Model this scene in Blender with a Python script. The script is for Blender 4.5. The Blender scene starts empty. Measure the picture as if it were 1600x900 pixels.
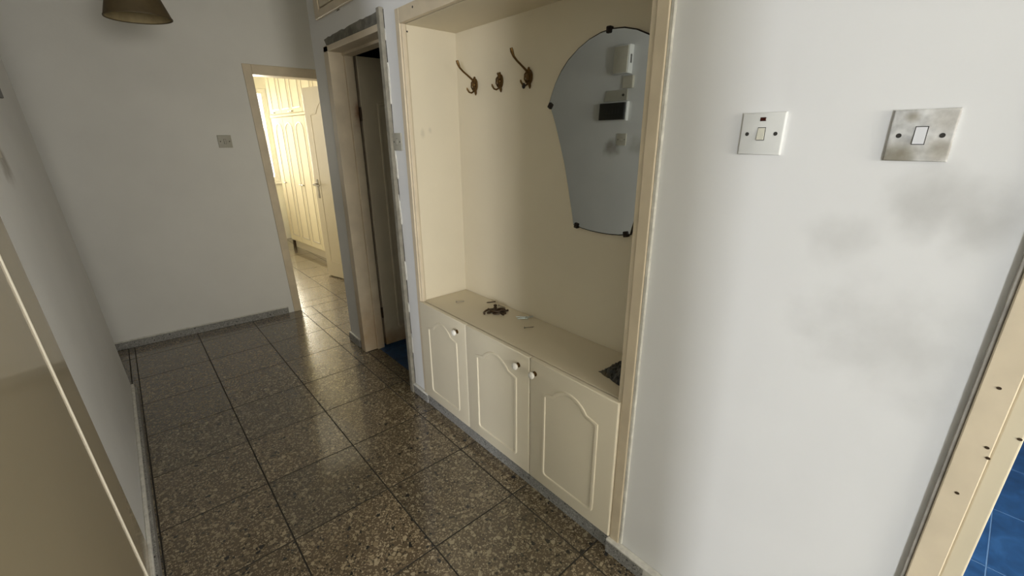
import bpy, bmesh, math, random
from mathutils import Vector, Matrix
random.seed(7)
sc = bpy.context.scene
COL = sc.collection
pi = math.pi

# ------------------------------------------------------------------ camera
def look(yaw, pitch, roll):
    f = Vector((math.sin(yaw)*math.cos(pitch), math.cos(yaw)*math.cos(pitch), math.sin(pitch)))
    r0 = Vector((math.cos(yaw), -math.sin(yaw), 0)); u0 = r0.cross(f)
    r = r0*math.cos(roll) + u0*math.sin(roll); u = r.cross(f)
    return Matrix((r, u, -f)).transposed()
cam_d = bpy.data.cameras.new('camera'); cam = bpy.data.objects.new('camera', cam_d); COL.objects.link(cam)
cam.matrix_world = Matrix.Translation((0, 0, 1.5)) @ look(0.72124, -0.32897, -0.00525).to_4x4()
cam_d.sensor_fit = 'HORIZONTAL'; cam_d.sensor_width = 36.0; cam_d.lens = 36.0*679.94656/1600.0
cam_d.clip_start = 0.02
sc.camera = cam

# ------------------------------------------------------------------ world, exposure, window and added lights
sc.view_settings.view_transform = 'Standard'; sc.view_settings.look = 'None'
sc.view_settings.gamma = 1.0; sc.view_settings.use_curve_mapping = False
sc.view_settings.exposure = 0.04
w = bpy.data.worlds.new('world'); sc.world = w; w.use_nodes = True
w.node_tree.nodes['Background'].inputs[0].default_value = (1.0, 0.98, 0.94, 1)
w.node_tree.nodes['Background'].inputs[1].default_value = 1.5

def area(name, loc, target, sx, sy, power, col):
    d = bpy.data.lights.new(name, 'AREA'); d.shape = 'RECTANGLE'; d.size = sx; d.size_y = sy
    d.energy = power; d.color = col
    o = bpy.data.objects.new(name, d); COL.objects.link(o); o.location = loc
    dirv = Vector(target) - Vector(loc)
    o.rotation_euler = dirv.to_track_quat('-Z', 'Y').to_euler()
    return o
# bedroom window is in view; the other daylight sources are unseen and added
area('added_living_light', (-3.25, -3.14, 1.25), (-3.25, 0, 1.25), 0.52, 1.9, 265, (0.94, 0.975, 1.04))  # added light at an unseen opening; bands the right wall and alcove
area('added_rear_fill', (0.2, -3.14, 1.5), (0.2, 0, 1.5), 1.4, 1.2, 72, (1.0, 0.955, 0.855))  # added fill behind the camera for the hall and far wall
area('added_kitchen_light', (1.85, -1.66, 1.5), (1.85, 0, 1.4), 0.75, 1.0, 55, (0.97, 0.98, 1.0))  # added light, reaches the left wall through the near doorway
area('bedroom_window_light', (1.35, 8.3, 1.6), (1.35, 4, 1.4), 1.4, 1.5, 235, (1.0, 0.93, 0.76))
area('added_bedroom_side_light', (0.14, 5.9, 1.55), (2, 5.9, 1.2), 1.2, 1.2, 9, (1.0, 0.93, 0.76))  # added light to even out the wardrobe and door leaf

# ------------------------------------------------------------------ materials
def new_mat(name):
    m = bpy.data.materials.new(name); m.use_nodes = True
    return m, m.node_tree.nodes, m.node_tree.links, m.node_tree.nodes['Principled BSDF']
def ramp(n, stops):
    r = n.new('ShaderNodeValToRGB'); e = r.color_ramp.elements
    while len(e) < len(stops): e.new(0.5)
    for k, (pos, c) in enumerate(stops):
        e[k].position = pos; e[k].color = (*c, 1) if len(c) == 3 else c
    return r
def math_n(n, l, op, a, b=None, clamp=False):
    m = n.new('ShaderNodeMath'); m.operation = op; m.use_clamp = clamp
    for k, v in ((0, a), (1, b)):
        if v is None: continue
        if isinstance(v, (int, float)): m.inputs[k].default_value = v
        else: l.new(v, m.inputs[k])
    return m.outputs[0]
def mixc(n, l, fac, a, b, mode='MIX'):
    m = n.new('ShaderNodeMix'); m.data_type = 'RGBA'; m.blend_type = mode
    for k, v in ((0, fac), (6, a), (7, b)):
        if isinstance(v, (int, float)): m.inputs[k].default_value = v
        elif isinstance(v, tuple): m.inputs[k].default_value = (*v, 1)
        else: l.new(v, m.inputs[k])
    return m.outputs[2]
def paint(name, col, rough=0.5, var=0.06, scale=6.0, bump=0.02, bscale=80, spec=0.5, stains_or_shade=(), metallic=0.0, coat=0.0):
    """painted surface: faint mottling, fine relief and stain or shade patches of a given place and size (centre, radius, colour, strength)"""
    m, n, l, b = new_mat(name)
    geo = n.new('ShaderNodeNewGeometry')
    nz = n.new('ShaderNodeTexNoise'); nz.inputs['Scale'].default_value = scale; nz.inputs['Detail'].default_value = 4
    l.new(geo.outputs['Position'], nz.inputs['Vector'])
    lo = tuple(c*(1-var) for c in col); hi = tuple(min(1, c*(1+var)) for c in col)
    r = ramp(n, [(0.3, lo), (0.7, hi)]); l.new(nz.outputs['Fac'], r.inputs['Fac'])
    out = r.outputs['Color']
    if stains_or_shade:
        n2 = n.new('ShaderNodeTexNoise'); n2.inputs['Scale'].default_value = 9; n2.inputs['Detail'].default_value = 5
        l.new(geo.outputs['Position'], n2.inputs['Vector'])
        for (c, rad, sc_col, amt) in stains_or_shade:
            sub = n.new('ShaderNodeVectorMath'); sub.operation = 'SUBTRACT'
            l.new(geo.outputs['Position'], sub.inputs[0]); sub.inputs[1].default_value = c
            dv = n.new('ShaderNodeVectorMath'); dv.operation = 'DIVIDE'
            l.new(sub.outputs[0], dv.inputs[0]); dv.inputs[1].default_value = rad
            wv = n.new('ShaderNodeVectorMath'); wv.operation = 'MULTIPLY_ADD'; wv.inputs[1].default_value = (1.5, 1.5, 1.5)
            l.new(n2.outputs['Color'], wv.inputs[0]); l.new(dv.outputs[0], wv.inputs[2])
            w0 = n.new('ShaderNodeVectorMath'); w0.operation = 'SUBTRACT'; w0.inputs[1].default_value = (0.75, 0.75, 0.75); l.new(wv.outputs[0], w0.inputs[0])
            ln = n.new('ShaderNodeVectorMath'); ln.operation = 'LENGTH'; l.new(w0.outputs[0], ln.inputs[0])
            mr = n.new('ShaderNodeMapRange'); mr.interpolation_type = 'SMOOTHSTEP'
            l.new(ln.outputs['Value'], mr.inputs[0])
            mr.inputs[1].default_value = 1.15; mr.inputs[2].default_value = 0.15; mr.inputs[3].default_value = 0; mr.inputs[4].default_value = 1
            k = math_n(n, l, 'MULTIPLY', n2.outputs['Fac'], 1.7)
            f = math_n(n, l, 'MULTIPLY', mr.outputs[0], k)
            f = math_n(n, l, 'MULTIPLY', f, amt, True)
            out = mixc(n, l, f, out, sc_col)
    l.new(out, b.inputs['Base Color'])
    b.inputs['Roughness'].default_value = rough; b.inputs['Specular IOR Level'].default_value = spec
    b.inputs['Metallic'].default_value = metallic; b.inputs['Coat Weight'].default_value = coat
    if bump:
        n3 = n.new('ShaderNodeTexNoise'); n3.inputs['Scale'].default_value = bscale; n3.inputs['Detail'].default_value = 3
        l.new(geo.outputs['Position'], n3.inputs['Vector'])
        bp = n.new('ShaderNodeBump'); bp.inputs['Strength'].default_value = bump*10; bp.inputs['Distance'].default_value = 0.002
        l.new(n3.outputs['Fac'], bp.inputs['Height']); l.new(bp.outputs[0], b.inputs['Normal'])
    return m

def terrazzo(name, matrix, chip_a, chip_b, dark, rough, scale=44.0, per_object=True, coat=0.0):
    m, n, l, b = new_mat(name)
    tc = n.new('ShaderNodeTexCoord'); oi = n.new('ShaderNodeObjectInfo')
    vec = tc.outputs['Object']
    if per_object:
        cmb = n.new('ShaderNodeCombineXYZ')
        l.new(math_n(n, l, 'MULTIPLY', oi.outputs['Random'], 37.0), cmb.inputs[0])
        l.new(math_n(n, l, 'MULTIPLY', oi.outputs['Random'], 91.0), cmb.inputs[1])
        ad = n.new('ShaderNodeVectorMath'); ad.operation = 'ADD'
        l.new(vec, ad.inputs[0]); l.new(cmb.outputs[0], ad.inputs[1]); vec = ad.outputs[0]
    # warp a little so that the chips are irregular
    wn = n.new('ShaderNodeTexNoise'); wn.inputs['Scale'].default_value = scale*1.3; wn.inputs['Detail'].default_value = 1
    l.new(vec, wn.inputs['Vector'])
    wm = n.new('ShaderNodeVectorMath'); wm.operation = 'SCALE'; wm.inputs['Scale'].default_value = 0.22/scale
    l.new(wn.outputs['Color'], wm.inputs[0])
    wa = n.new('ShaderNodeVectorMath'); wa.operation = 'ADD'; l.new(vec, wa.inputs[0]); l.new(wm.outputs[0], wa.inputs[1])
    vec = wa.outputs[0]
    bn = n.new('ShaderNodeTexNoise'); bn.inputs['Scale'].default_value = 7; bn.inputs['Detail'].default_value = 3
    l.new(vec, bn.inputs['Vector'])
    base = mixc(n, l, bn.outputs['Fac'], tuple(c*0.75 for c in matrix), tuple(c*1.25 for c in matrix))
    out = base
    for s, keep, dk in ((scale*2.6, 0.50, 0.12), (scale*1.6, 0.42, 0.14), (scale*0.95, 0.26, 0.14)):
        v1 = n.new('ShaderNodeTexVoronoi'); v1.feature = 'DISTANCE_TO_EDGE'; v1.inputs['Scale'].default_value = s
        v2 = n.new('ShaderNodeTexVoronoi'); v2.feature = 'F1'; v2.inputs['Scale'].default_value = s
        l.new(vec, v1.inputs['Vector']); l.new(vec, v2.inputs['Vector'])
        sp = n.new('ShaderNodeSeparateColor'); l.new(v2.outputs['Color'], sp.inputs[0])
        ln = math_n(n, l, 'MULTIPLY', sp.outputs[2], 0.15)
        inside = math_n(n, l, 'GREATER_THAN', v1.outputs['Distance'], math_n(n, l, 'ADD', ln, 0.085))
        sel = math_n(n, l, 'LESS_THAN', sp.outputs[0], keep)
        f = math_n(n, l, 'MULTIPLY', inside, sel)
        cr = ramp(n, [(0.0, dark), (dk, dark), (dk+0.01, chip_a), (0.6, chip_b), (1.0, chip_a)])
        l.new(sp.outputs[1], cr.inputs['Fac'])
        out = mixc(n, l, f, out, cr.outputs['Color'])
    # whole-tile tint
    if per_object:
        tint = ramp(n, [(0, (0.82, 0.82, 0.80)), (1, (1.08, 1.04, 0.98))]); l.new(oi.outputs['Random'], tint.inputs['Fac'])
        out = mixc(n, l, 1.0, out, tint.outputs['Color'], 'MULTIPLY')
    l.new(out, b.inputs['Base Color'])
    rn = n.new('ShaderNodeTexNoise'); rn.inputs['Scale'].default_value = 5; l.new(vec, rn.inputs['Vector'])
    mr = n.new('ShaderNodeMapRange'); mr.inputs[3].default_value = rough-0.05; mr.inputs[4].default_value = rough+0.08
    l.new(rn.outputs['Fac'], mr.inputs[0]); l.new(mr.outputs[0], b.inputs['Roughness'])
    b.inputs['Specular IOR Level'].default_value = 0.5
    b.inputs['Coat Weight'].default_value = coat; b.inputs['Coat Roughness'].default_value = 0.10
    return m
def simple(name, col, rough=0.5, metal=0.0, spec=0.5, **k):
    return paint(name, col, rough, k.get('var', 0.1), k.get('scale', 30), k.get('bump', 0.0), 100, spec, metallic=metal)

GREY = (0.30, 0.29, 0.26)
M = {}
M['wall'] = paint('white_wall_paint', (0.74, 0.73, 0.69), 0.55, 0.03, 3.0, 0.02, 60, 0.35)
M['wall_right'] = paint('white_wall_paint_smudged_shaded', (0.77, 0.765, 0.745), 0.50, 0.02, 3.0, 0.015, 60, 0.35, stains_or_shade=[
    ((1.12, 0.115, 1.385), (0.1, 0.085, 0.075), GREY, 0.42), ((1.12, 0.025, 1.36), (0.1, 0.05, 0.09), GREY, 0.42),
    ((1.12, 0.215, 1.30), (0.1, 0.07, 0.08), GREY, 0.24), ((1.12, 0.11, 1.10), (0.1, 0.18, 0.14), GREY, 0.28)])  # upper patches are hand smudges; the broad lowest is painted soft shadow
M['living'] = paint('unseen_room_paint', (0.42, 0.43, 0.38), 0.6, 0.03, 3, 0.01)  # unseen living room added for the daylight; kept dark to cut bounce
M['wall_left'] = paint('white_wall_paint_left', (0.72, 0.72, 0.70), 0.5, 0.03, 3.0, 0.02, 60, 0.4, stains_or_shade=[
    ((-0.276, 2.26, 1.43), (0.1, 0.09, 0.08), (0.22, 0.19, 0.14), 0.75), ((-0.276, 2.02, 1.45), (0.1, 0.1, 0.09), (0.3, 0.27, 0.2), 0.5)])
M['ceiling'] = paint('ceiling_paint', (0.78, 0.77, 0.73), 0.8, 0.02, 3, 0.01)
M['cream'] = paint('cream_gloss_paint', (0.64, 0.56, 0.40), 0.32, 0.03, 4, 0.01, 50)
M['cream_niche'] = paint('cream_satin_panel', (0.66, 0.585, 0.43), 0.38, 0.025, 3, 0.006, 40, stains_or_shade=[((1.19, 2.025, 1.53), (0.015, 0.02, 0.03), (0.3, 0.26, 0.19), 0.4), ((1.235, 2.025, 1.545), (0.012, 0.02, 0.02), (0.3, 0.26, 0.19), 0.3)])
M['cream_door'] = paint('cream_cabinet_paint', (0.70, 0.63, 0.48), 0.30, 0.02, 4, 0.006, 40)
M['cream_frame'] = paint('cream_frame_paint', (0.62, 0.525, 0.375), 0.36, 0.08, 9, 0.02, 60)
M['jamb'] = paint('cream_frame_paint_worn', (0.62, 0.53, 0.39), 0.42, 0.10, 8, 0.03, 60, stains_or_shade=[
    ((1.16, 2.92, 0.1), (0.25, 0.3, 0.35), (0.42, 0.26, 0.12), 0.5), ((1.26, 2.91, 1.66), (0.06, 0.06, 0.10), (0.2, 0.08, 0.03), 0.9)])
M['leaf_bath'] = paint('cream_door_water_stained', (0.74, 0.66, 0.50), 0.4, 0.05, 6, 0.02, 60, stains_or_shade=[
    ((1.34, 2.9, 0.03), (0.35, 0.3, 0.14), (0.42, 0.27, 0.13), 0.8)])
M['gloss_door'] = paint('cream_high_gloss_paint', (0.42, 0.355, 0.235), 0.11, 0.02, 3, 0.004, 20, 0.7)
M['bedroom'] = paint('warm_cream_bedroom', (0.80, 0.70, 0.46), 0.65, 0.02, 3, 0.005, spec=0.2)
M['bedwall'] = paint('bedroom_wall_paint', (0.82, 0.80, 0.70), 0.6, 0.02, 3, 0.01)
M['plaster'] = paint('raw_grey_render', (0.20, 0.19, 0.16), 0.95, 0.28, 22, 0.12, 120, 0.1)
M['rawwood'] = paint('stripped_frame_wood', (0.27, 0.25, 0.20), 0.8, 0.2, 25, 0.06, 90, 0.2)
M['chipped'] = paint('chipped_white_plaster', (0.62, 0.60, 0.53), 0.8, 0.15, 40, 0.1, 90, 0.2)
M['crack'] = simple('dark_crack', (0.012, 0.011, 0.010), 0.95)
M['terrazzo'] = terrazzo('terrazzo_tile', (0.105, 0.080, 0.050), (0.36, 0.305, 0.205), (0.21, 0.165, 0.10), (0.012, 0.012, 0.012), 0.22, 64, coat=0.9)
M['grout'] = simple('dark_grout', (0.040, 0.034, 0.025), 0.9)
M['skirt'] = terrazzo('terrazzo_skirting', (0.22, 0.215, 0.20), (0.40, 0.39, 0.36), (0.32, 0.31, 0.29), (0.03, 0.03, 0.03), 0.4, 95, False)
M['skirtpaint'] = paint('skirting_paint_worn', (0.66, 0.64, 0.58), 0.55, 0.15, 40, 0.05, 90)
M['blue_tile'] = None
M['brass'] = simple('aged_brass', (0.14, 0.08, 0.026), 0.42, 0.85)
M['bronze'] = simple('dark_bronze', (0.055, 0.032, 0.014), 0.5, 0.5)
M['clip'] = simple('dark_mirror_clip', (0.02, 0.014, 0.010), 0.5, 0.4)
M['steel'] = simple('dull_steel', (0.33, 0.30, 0.24), 0.4, 0.7)
M['zinc'] = simple('pale_zinc', (0.55, 0.60, 0.58), 0.35, 0.8)
M['chrome'] = simple('chrome', (0.75, 0.75, 0.75), 0.15, 1.0)
M['knob'] = simple('pearl_knob', (0.80, 0.77, 0.70), 0.18)
M['switch'] = simple('white_switch_plastic', (0.70, 0.70, 0.665), 0.35, var=0.03)
M['switch_old'] = paint('dirty_switch_plastic', (0.62, 0.615, 0.59), 0.42, 0.22, 55, 0, stains_or_shade=[
    ((1.11, 0.17, 1.465), (0.05, 0.05, 0.03), (0.20, 0.17, 0.10), 0.9), ((1.11, 0.105, 1.475), (0.05, 0.03, 0.035), (0.22, 0.18, 0.11), 0.8),
    ((1.11, 0.10, 1.53), (0.05, 0.04, 0.03), (0.25, 0.21, 0.15), 0.5), ((1.11, 0.155, 1.535), (0.05, 0.014, 0.012), (0.22, 0.18, 0.1), 0.8)])
M['rocker'] = simple('rocker_plastic', (0.74, 0.74, 0.75), 0.3, var=0.02)
M['rocker_y'] = simple('rocker_plastic_yellowed', (0.66, 0.64, 0.53), 0.3, var=0.03)
M['neon'] = simple('dark_red_neon', (0.035, 0.005, 0.004), 0.2)
M['hole'] = simple('dark_screw_hole', (0.03, 0.027, 0.022), 0.7)
M['grey_plastic'] = simple('greyed_plastic', (0.40, 0.38, 0.31), 0.45, var=0.05)
M['box_beige'] = simple('beige_box_plastic', (0.52, 0.49, 0.40), 0.45, var=0.04)
M['smoke'] = simple('smoked_plastic', (0.010, 0.010, 0.009), 0.4)
M['shade_out'] = simple('olive_shade_fabric', (0.095, 0.068, 0.03), 0.6, var=0.12)
M['shade_in'] = simple('pale_shade_lining', (0.42, 0.34, 0.19), 0.7)
M['packet'] = paint('black_foil_packet', (0.012, 0.013, 0.012), 0.3, 0.5, 40, 0.0, 60, stains_or_shade=[((1.205, 0.86, 0.66), (0.03, 0.04, 0.03), (0.16, 0.11, 0.03), 0.5)])
def mirror_mat():
    m, n, l, b = new_mat('silvered_glass')
    b.inputs['Base Color'].default_value = (0.64, 0.68, 0.68, 1); b.inputs['Metallic'].default_value = 1; b.inputs['Roughness'].default_value = 0.02
    return m
M['mirror'] = mirror_mat()
def pane_mat():
    m, n, l, b = new_mat('window_glass')
    n.remove(b)
    t = n.new('ShaderNodeBsdfTransparent'); g = n.new('ShaderNodeBsdfGlossy'); g.inputs['Roughness'].default_value = 0.02
    mx = n.new('ShaderNodeMixShader'); fr = n.new('ShaderNodeFresnel'); fr.inputs[0].default_value = 1.45
    l.new(fr.outputs[0], mx.inputs[0]); l.new(t.outputs[0], mx.inputs[1]); l.new(g.outputs[0], mx.inputs[2])
    l.new(mx.outputs[0], n['Material Output'].inputs['Surface'])
    return m
M['pane'] = pane_mat()
def blue_mat():
    m, n, l, b = new_mat('blue_marbled_tile')
    tc = n.new('ShaderNodeTexCoord'); oi = n.new('ShaderNodeObjectInfo')
    cmb = n.new('ShaderNodeCombineXYZ'); l.new(math_n(n, l, 'MULTIPLY', oi.outputs['Random'], 53.0), cmb.inputs[0])
    ad = n.new('ShaderNodeVectorMath'); l.new(tc.outputs['Object'], ad.inputs[0]); l.new(cmb.outputs[0], ad.inputs[1])
    nz = n.new('ShaderNodeTexNoise'); nz.inputs['Scale'].default_value = 9; nz.inputs['Detail'].default_value = 8; nz.inputs['Distortion'].default_value = 1.2
    l.new(ad.outputs[0], nz.inputs['Vector'])
    r = ramp(n, [(0.25, (0.009, 0.033, 0.09)), (0.5, (0.015, 0.058, 0.15)), (0.8, (0.03, 0.10, 0.24))])
    l.new(nz.outputs['Fac'], r.inputs['Fac']); l.new(r.outputs['Color'], b.inputs['Base Color'])
    b.inputs['Roughness'].default_value = 0.3
    return m
M['blue_tile'] = blue_mat()
M['bath_tile_shaded'] = simple('shaded_blue_tile', (0.016, 0.024, 0.036), 0.35)  # bathroom blue with the shade of the unlit room mixed in
M['blue_grout'] = simple('glint_blue_grout', (0.11, 0.21, 0.36), 0.6)  # pale colour paints in the glint along the floor joints

# ------------------------------------------------------------------ helpers
PM = {}                                                # world matrix of each parent
class MB:
    """collects shapes in world coordinates and links them as ONE mesh object"""
    def __init__(s): s.bm = bmesh.new()
    def box(s, x0, x1, y0, y1, z0, z1, bev=0.0, seg=1, fn=None):
        b = bmesh.new(); bmesh.ops.create_cube(b, size=1)
        for v in b.verts:
            v.co = Vector(((x0+x1)/2 + v.co.x*(x1-x0), (y0+y1)/2 + v.co.y*(y1-y0), (z0+z1)/2 + v.co.z*(z1-z0)))
        if bev: bmesh.ops.bevel(b, geom=list(b.edges), offset=bev, segments=seg, affect='EDGES', profile=0.5)
        s.add(b, fn); return s
    def add(s, b, fn=None):
        if fn:
            for v in b.verts: v.co = Vector(fn(*v.co))
        me = bpy.data.meshes.new('tmp'); b.to_mesh(me); b.free(); s.bm.from_mesh(me); bpy.data.meshes.remove(me)
    def poly(s, pts, faces, fn=None):
        vs = [s.bm.verts.new(fn(*p) if fn else p) for p in pts]
        for f in faces: s.bm.faces.new([vs[i] for i in f])
        return s
    def prism(s, outline, d0, d1, fn, bev=0.0, seg=2):
        """outline in (u, v), pushed from depth d0 to d1; fn(u, v, d) gives the point"""
        b = bmesh.new(); k = len(outline)
        lo = [b.verts.new((u, v, d0)) for u, v in outline]; hi = [b.verts.new((u, v, d1)) for u, v in outline]
        b.faces.new(lo[::-1]); top = b.faces.new(hi)
        for i in range(k): b.faces.new((lo[i], lo[(i+1) % k], hi[(i+1) % k], hi[i]))
        if bev: bmesh.ops.bevel(b, geom=list(top.edges), offset=bev, segments=seg, affect='EDGES', profile=0.5)
        s.add(b, fn); return s
    def bead(s, path, r, h, fn, closed=True, d0=0.0):
        """half-round moulding along a path in (u, v); fn(u, v, d)"""
        n = len(path); prof = [(-1, 0), (-0.75, 0.7), (0, 1), (0.75, 0.7), (1, 0)]
        rows = []
        for i in range(n):
            a = Vector(path[i-1]) if (closed or i > 0) else Vector(path[i])
            c = Vector(path[(i+1) % n]) if (closed or i < n-1) else Vector(path[i])
            p = Vector(path[i]); t1 = (p-a); t2 = (c-p)
            t1 = t1.normalized() if t1.length > 1e-9 else t2.normalized()
            t2 = t2.normalized() if t2.length > 1e-9 else t1
            t = (t1+t2).normalized(); nr = Vector((-t.y, t.x))
            k = 1/max(0.5, nr.dot(Vector((-t1.y, t1.x))))
            rows.append([s.bm.verts.new(fn(p.x+nr.x*q*r*k, p.y+nr.y*q*r*k, d0+hh*h)) for q, hh in prof])
        for i in range(n if closed else n-1):
            A, B = rows[i], rows[(i+1) % n]
            for j in range(4): s.bm.faces.new((A[j], A[j+1], B[j+1], B[j]))
        return s
    def tube(s, pts, rad, seg=8, caps=True):
        rows = []; n = len(pts); up = None
        for i in range(n):
            p = Vector(pts[i]); t = (Vector(pts[min(i+1, n-1)])-Vector(pts[max(i-1, 0)])).normalized()
            if up is None: up = t.orthogonal().normalized()
            else: up = (up-t*up.dot(t)).normalized()
            w2 = t.cross(up); r = rad[i] if isinstance(rad, (list, tuple)) else rad
            rows.append([s.bm.verts.new(p+(up*math.cos(2*pi*k/seg)+w2*math.sin(2*pi*k/seg))*r) for k in range(seg)])
        for i in range(n-1):
            for k in range(seg): s.bm.faces.new((rows[i][k], rows[i][(k+1) % seg], rows[i+1][(k+1) % seg], rows[i+1][k]))
        if caps: s.bm.faces.new(rows[0][::-1]); s.bm.faces.new(rows[-1])
        return s
    def lathe(s, prof, origin, axis, seg=20):
        """profile of (radius, height) turned about an axis"""
        a = Vector(axis).normalized(); u = a.orthogonal().normalized(); v = a.cross(u); o = Vector(origin); rows = []
        for r, h in prof:
            rows.append([s.bm.verts.new(o+a*h+(u*math.cos(2*pi*k/seg)+v*math.sin(2*pi*k/seg))*max(r, 1e-5)) for k in range(seg)])
        for i in range(len(rows)-1):
            for k in range(seg): s.bm.faces.new((rows[i][k], rows[i][(k+1) % seg], rows[i+1][(k+1) % seg], rows[i+1][k]))
        return s
    def build(s, name, m, parent=None, smooth=False, kind=None):
        bm = s.bm; bmesh.ops.remove_doubles(bm, verts=bm.verts, dist=1e-6); bmesh.ops.recalc_face_normals(bm, faces=bm.faces)
        me = bpy.data.meshes.new(name)
        if parent is not None:
            inv = PM[parent].inverted()
            for v in bm.verts: v.co = inv @ v.co
            org = Vector((0, 0, 0))
        else:
            xs = [v.co for v in bm.verts]
            org = Vector((sum((min(c[i] for c in xs), max(c[i] for c in xs)))/2 for i in range(3)))
            org.z = min(c.z for c in xs)
            for v in bm.verts: v.co -= org
        bm.to_mesh(me); bm.free()
        if smooth:
            for p in me.polygons: p.use_smooth = True
            try: me.set_sharp_from_angle(angle=math.radians(38))
            except Exception: pass
        me.materials.append(m)
        o = bpy.data.objects.new(name, me); COL.objects.link(o)
        if parent is not None: o.parent = parent; PM[o] = PM[parent].copy()
        else: o.location = org; PM[o] = Matrix.Translation(org)
        if kind: o['kind'] = kind
        return o
def thing(name, label, cat, loc, group=None, rot=(0, 0, 0), kind=None):
    o = bpy.data.objects.new(name, None); COL.objects.link(o); o.empty_display_size = 0.1
    o.location = loc; o.rotation_euler = rot
    o['label'] = label; o['category'] = cat
    if group: o['group'] = group
    if kind: o['kind'] = kind
    from mathutils import Euler
    PM[o] = Matrix.Translation(loc) @ Euler(rot).to_matrix().to_4x4()
    return o
def tag(o, label, cat, group=None, kind=None):
    o['label'] = label; o['category'] = cat
    if group: o['group'] = group
    if kind: o['kind'] = kind
    return o
def copy_tree(o, parent=None):
    c = o.copy(); COL.objects.link(c)
    if parent is not None: c.parent = parent
    for ch in list(o.children): copy_tree(ch, c)
    return c
def S(o, label=None):
    o['kind'] = 'structure'
    if label: o['label'] = label
    return o
LEFT_SHEAR = 0.041                                           # left wall sheared with height to fit its edges in the camera view
def left_shear(x, y, z): return (x-LEFT_SHEAR*z, y, z)
def farp(x, y, z): return (x-0.030*z*(1 if x > 0.5 else 0), y+0.049*(0.0-x), z)   # far wall sheared and skewed to fit the camera view
XL, XW, H = -0.215, 1.12, 2.75

# ------------------------------------------------------------------ floor and its tiles
fl = S(MB().box(-4.3, 3.7, -3.3, 7.9, -0.10, -0.0025).build('floor', M['grout']), 'dark grouted floor under square terrazzo tiles')
P = 0.3995; OX, OY = 0.216, 3.5567
regions = [(-0.22, 1.125, -0.9, 4.19), (-1.5, -0.22, 3.36, 4.19), (1.125, 2.1, 3.21, 4.19), (1.125, 1.215, 2.22, 2.91), (0.3, 2.4, 4.19, 7.59)]
def tile_mesh(x0, x1, y0, y1):
    g = 0.0018; c = 0.0012
    m = bpy.data.meshes.new('tile')
    a = (x0+g, x1-g, y0+g, y1-g)
    vs = [(a[0], a[2], -0.004), (a[1], a[2], -0.004), (a[1], a[3], -0.004), (a[0], a[3], -0.004)]
    vs += [(a[0], a[2], -0.0035), (a[1], a[2], -0.0035), (a[1], a[3], -0.0035), (a[0], a[3], -0.0035)]
    vs += [(a[0]+c, a[2]+c, 0), (a[1]-c, a[2]+c, 0), (a[1]-c, a[3]-c, 0), (a[0]+c, a[3]-c, 0)]
    fs = [(8, 9, 10, 11)]
    for k in range(4):
        j = (k+1) % 4; fs += [(k, j, 4+j, 4+k), (4+k, 4+j, 8+j, 8+k)]
    m.from_pydata(vs, [], fs); m.materials.append(M['terrazzo']); m.materials.append(M['grout']); m.update()
    for p in m.polygons[1:]: p.material_index = 1
    return m
full = tile_mesh(-P/2, P/2, -P/2, P/2)
for i in range(-6, 8):
    for j in range(-12, 14):
        tx0, ty0 = OX+P*i, OY-P*j
        for (rx0, rx1, ry0, ry1) in regions:
            x0, x1, y0, y1 = max(tx0, rx0), min(tx0+P, rx1), max(ty0, ry0), min(ty0+P, ry1)
            if x1-x0 < 0.012 or y1-y0 < 0.012: continue
            cx, cy = (x0+x1)/2, (y0+y1)/2
            isfull = (x1-x0 > P-1e-4 and y1-y0 > P-1e-4)
            me = full if isfull else tile_mesh(x0-cx, x1-cx, y0-cy, y1-cy)
            o = bpy.data.objects.new('tile', me); COL.objects.link(o); o.parent = fl
            o.location = Vector((cx, cy, 0.0005*random.random()))-fl.location
            o.rotation_euler = (random.uniform(-.0012, .0012), random.uniform(-.0012, .0012), 0)

def tiled(parent, fn, u0, u1, v0, v1, pu, pv, ou, ov, mat, th=0.006, name='tile', gap=0.0015):
    """square tiles on a plane, each an object; fn(u, v, d)"""
    iu = math.floor((u0-ou)/pu); cache = {}
    while ou+iu*pu < u1:
        iv = math.floor((v0-ov)/pv)
        while ov+iv*pv < v1:
            a, b = max(u0, ou+iu*pu)+gap, min(u1, ou+(iu+1)*pu)-gap; c, d = max(v0, ov+iv*pv)+gap, min(v1, ov+(iv+1)*pv)-gap
            iv += 1
            if b-a < 0.01 or d-c < 0.01: continue
            key = (round(b-a, 4), round(d-c, 4)); cu, cv = (a+b)/2, (c+d)/2
            o0 = Vector(fn(cu, cv, 0))
            if key not in cache:
                bb = bmesh.new(); h = 0.001
                ring = lambda k, dd: [bb.verts.new(Vector(fn(cu+sx*((b-a)/2-k), cv+sy*((d-c)/2-k), dd))-o0) for sx, sy in ((-1, -1), (1, -1), (1, 1), (-1, 1))]
                r0, r1 = ring(0, 0), ring(0, th-h); r2 = ring(h, th)
                bb.faces.new(r2)
                for k in range(4):
                    q = (k+1) % 4; bb.faces.new((r0[k], r0[q], r1[q], r1[k])); bb.faces.new((r1[k], r1[q], r2[q], r2[k]))
                bmesh.ops.recalc_face_normals(bb, faces=bb.faces)
                m = bpy.data.meshes.new(name); bb.to_mesh(m); bb.free(); m.materials.append(mat); cache[key] = m
            o = bpy.data.objects.new(name, cache[key]); COL.objects.link(o); o.parent = parent
            o.location = PM[parent].inverted() @ o0
        iu += 1

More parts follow.
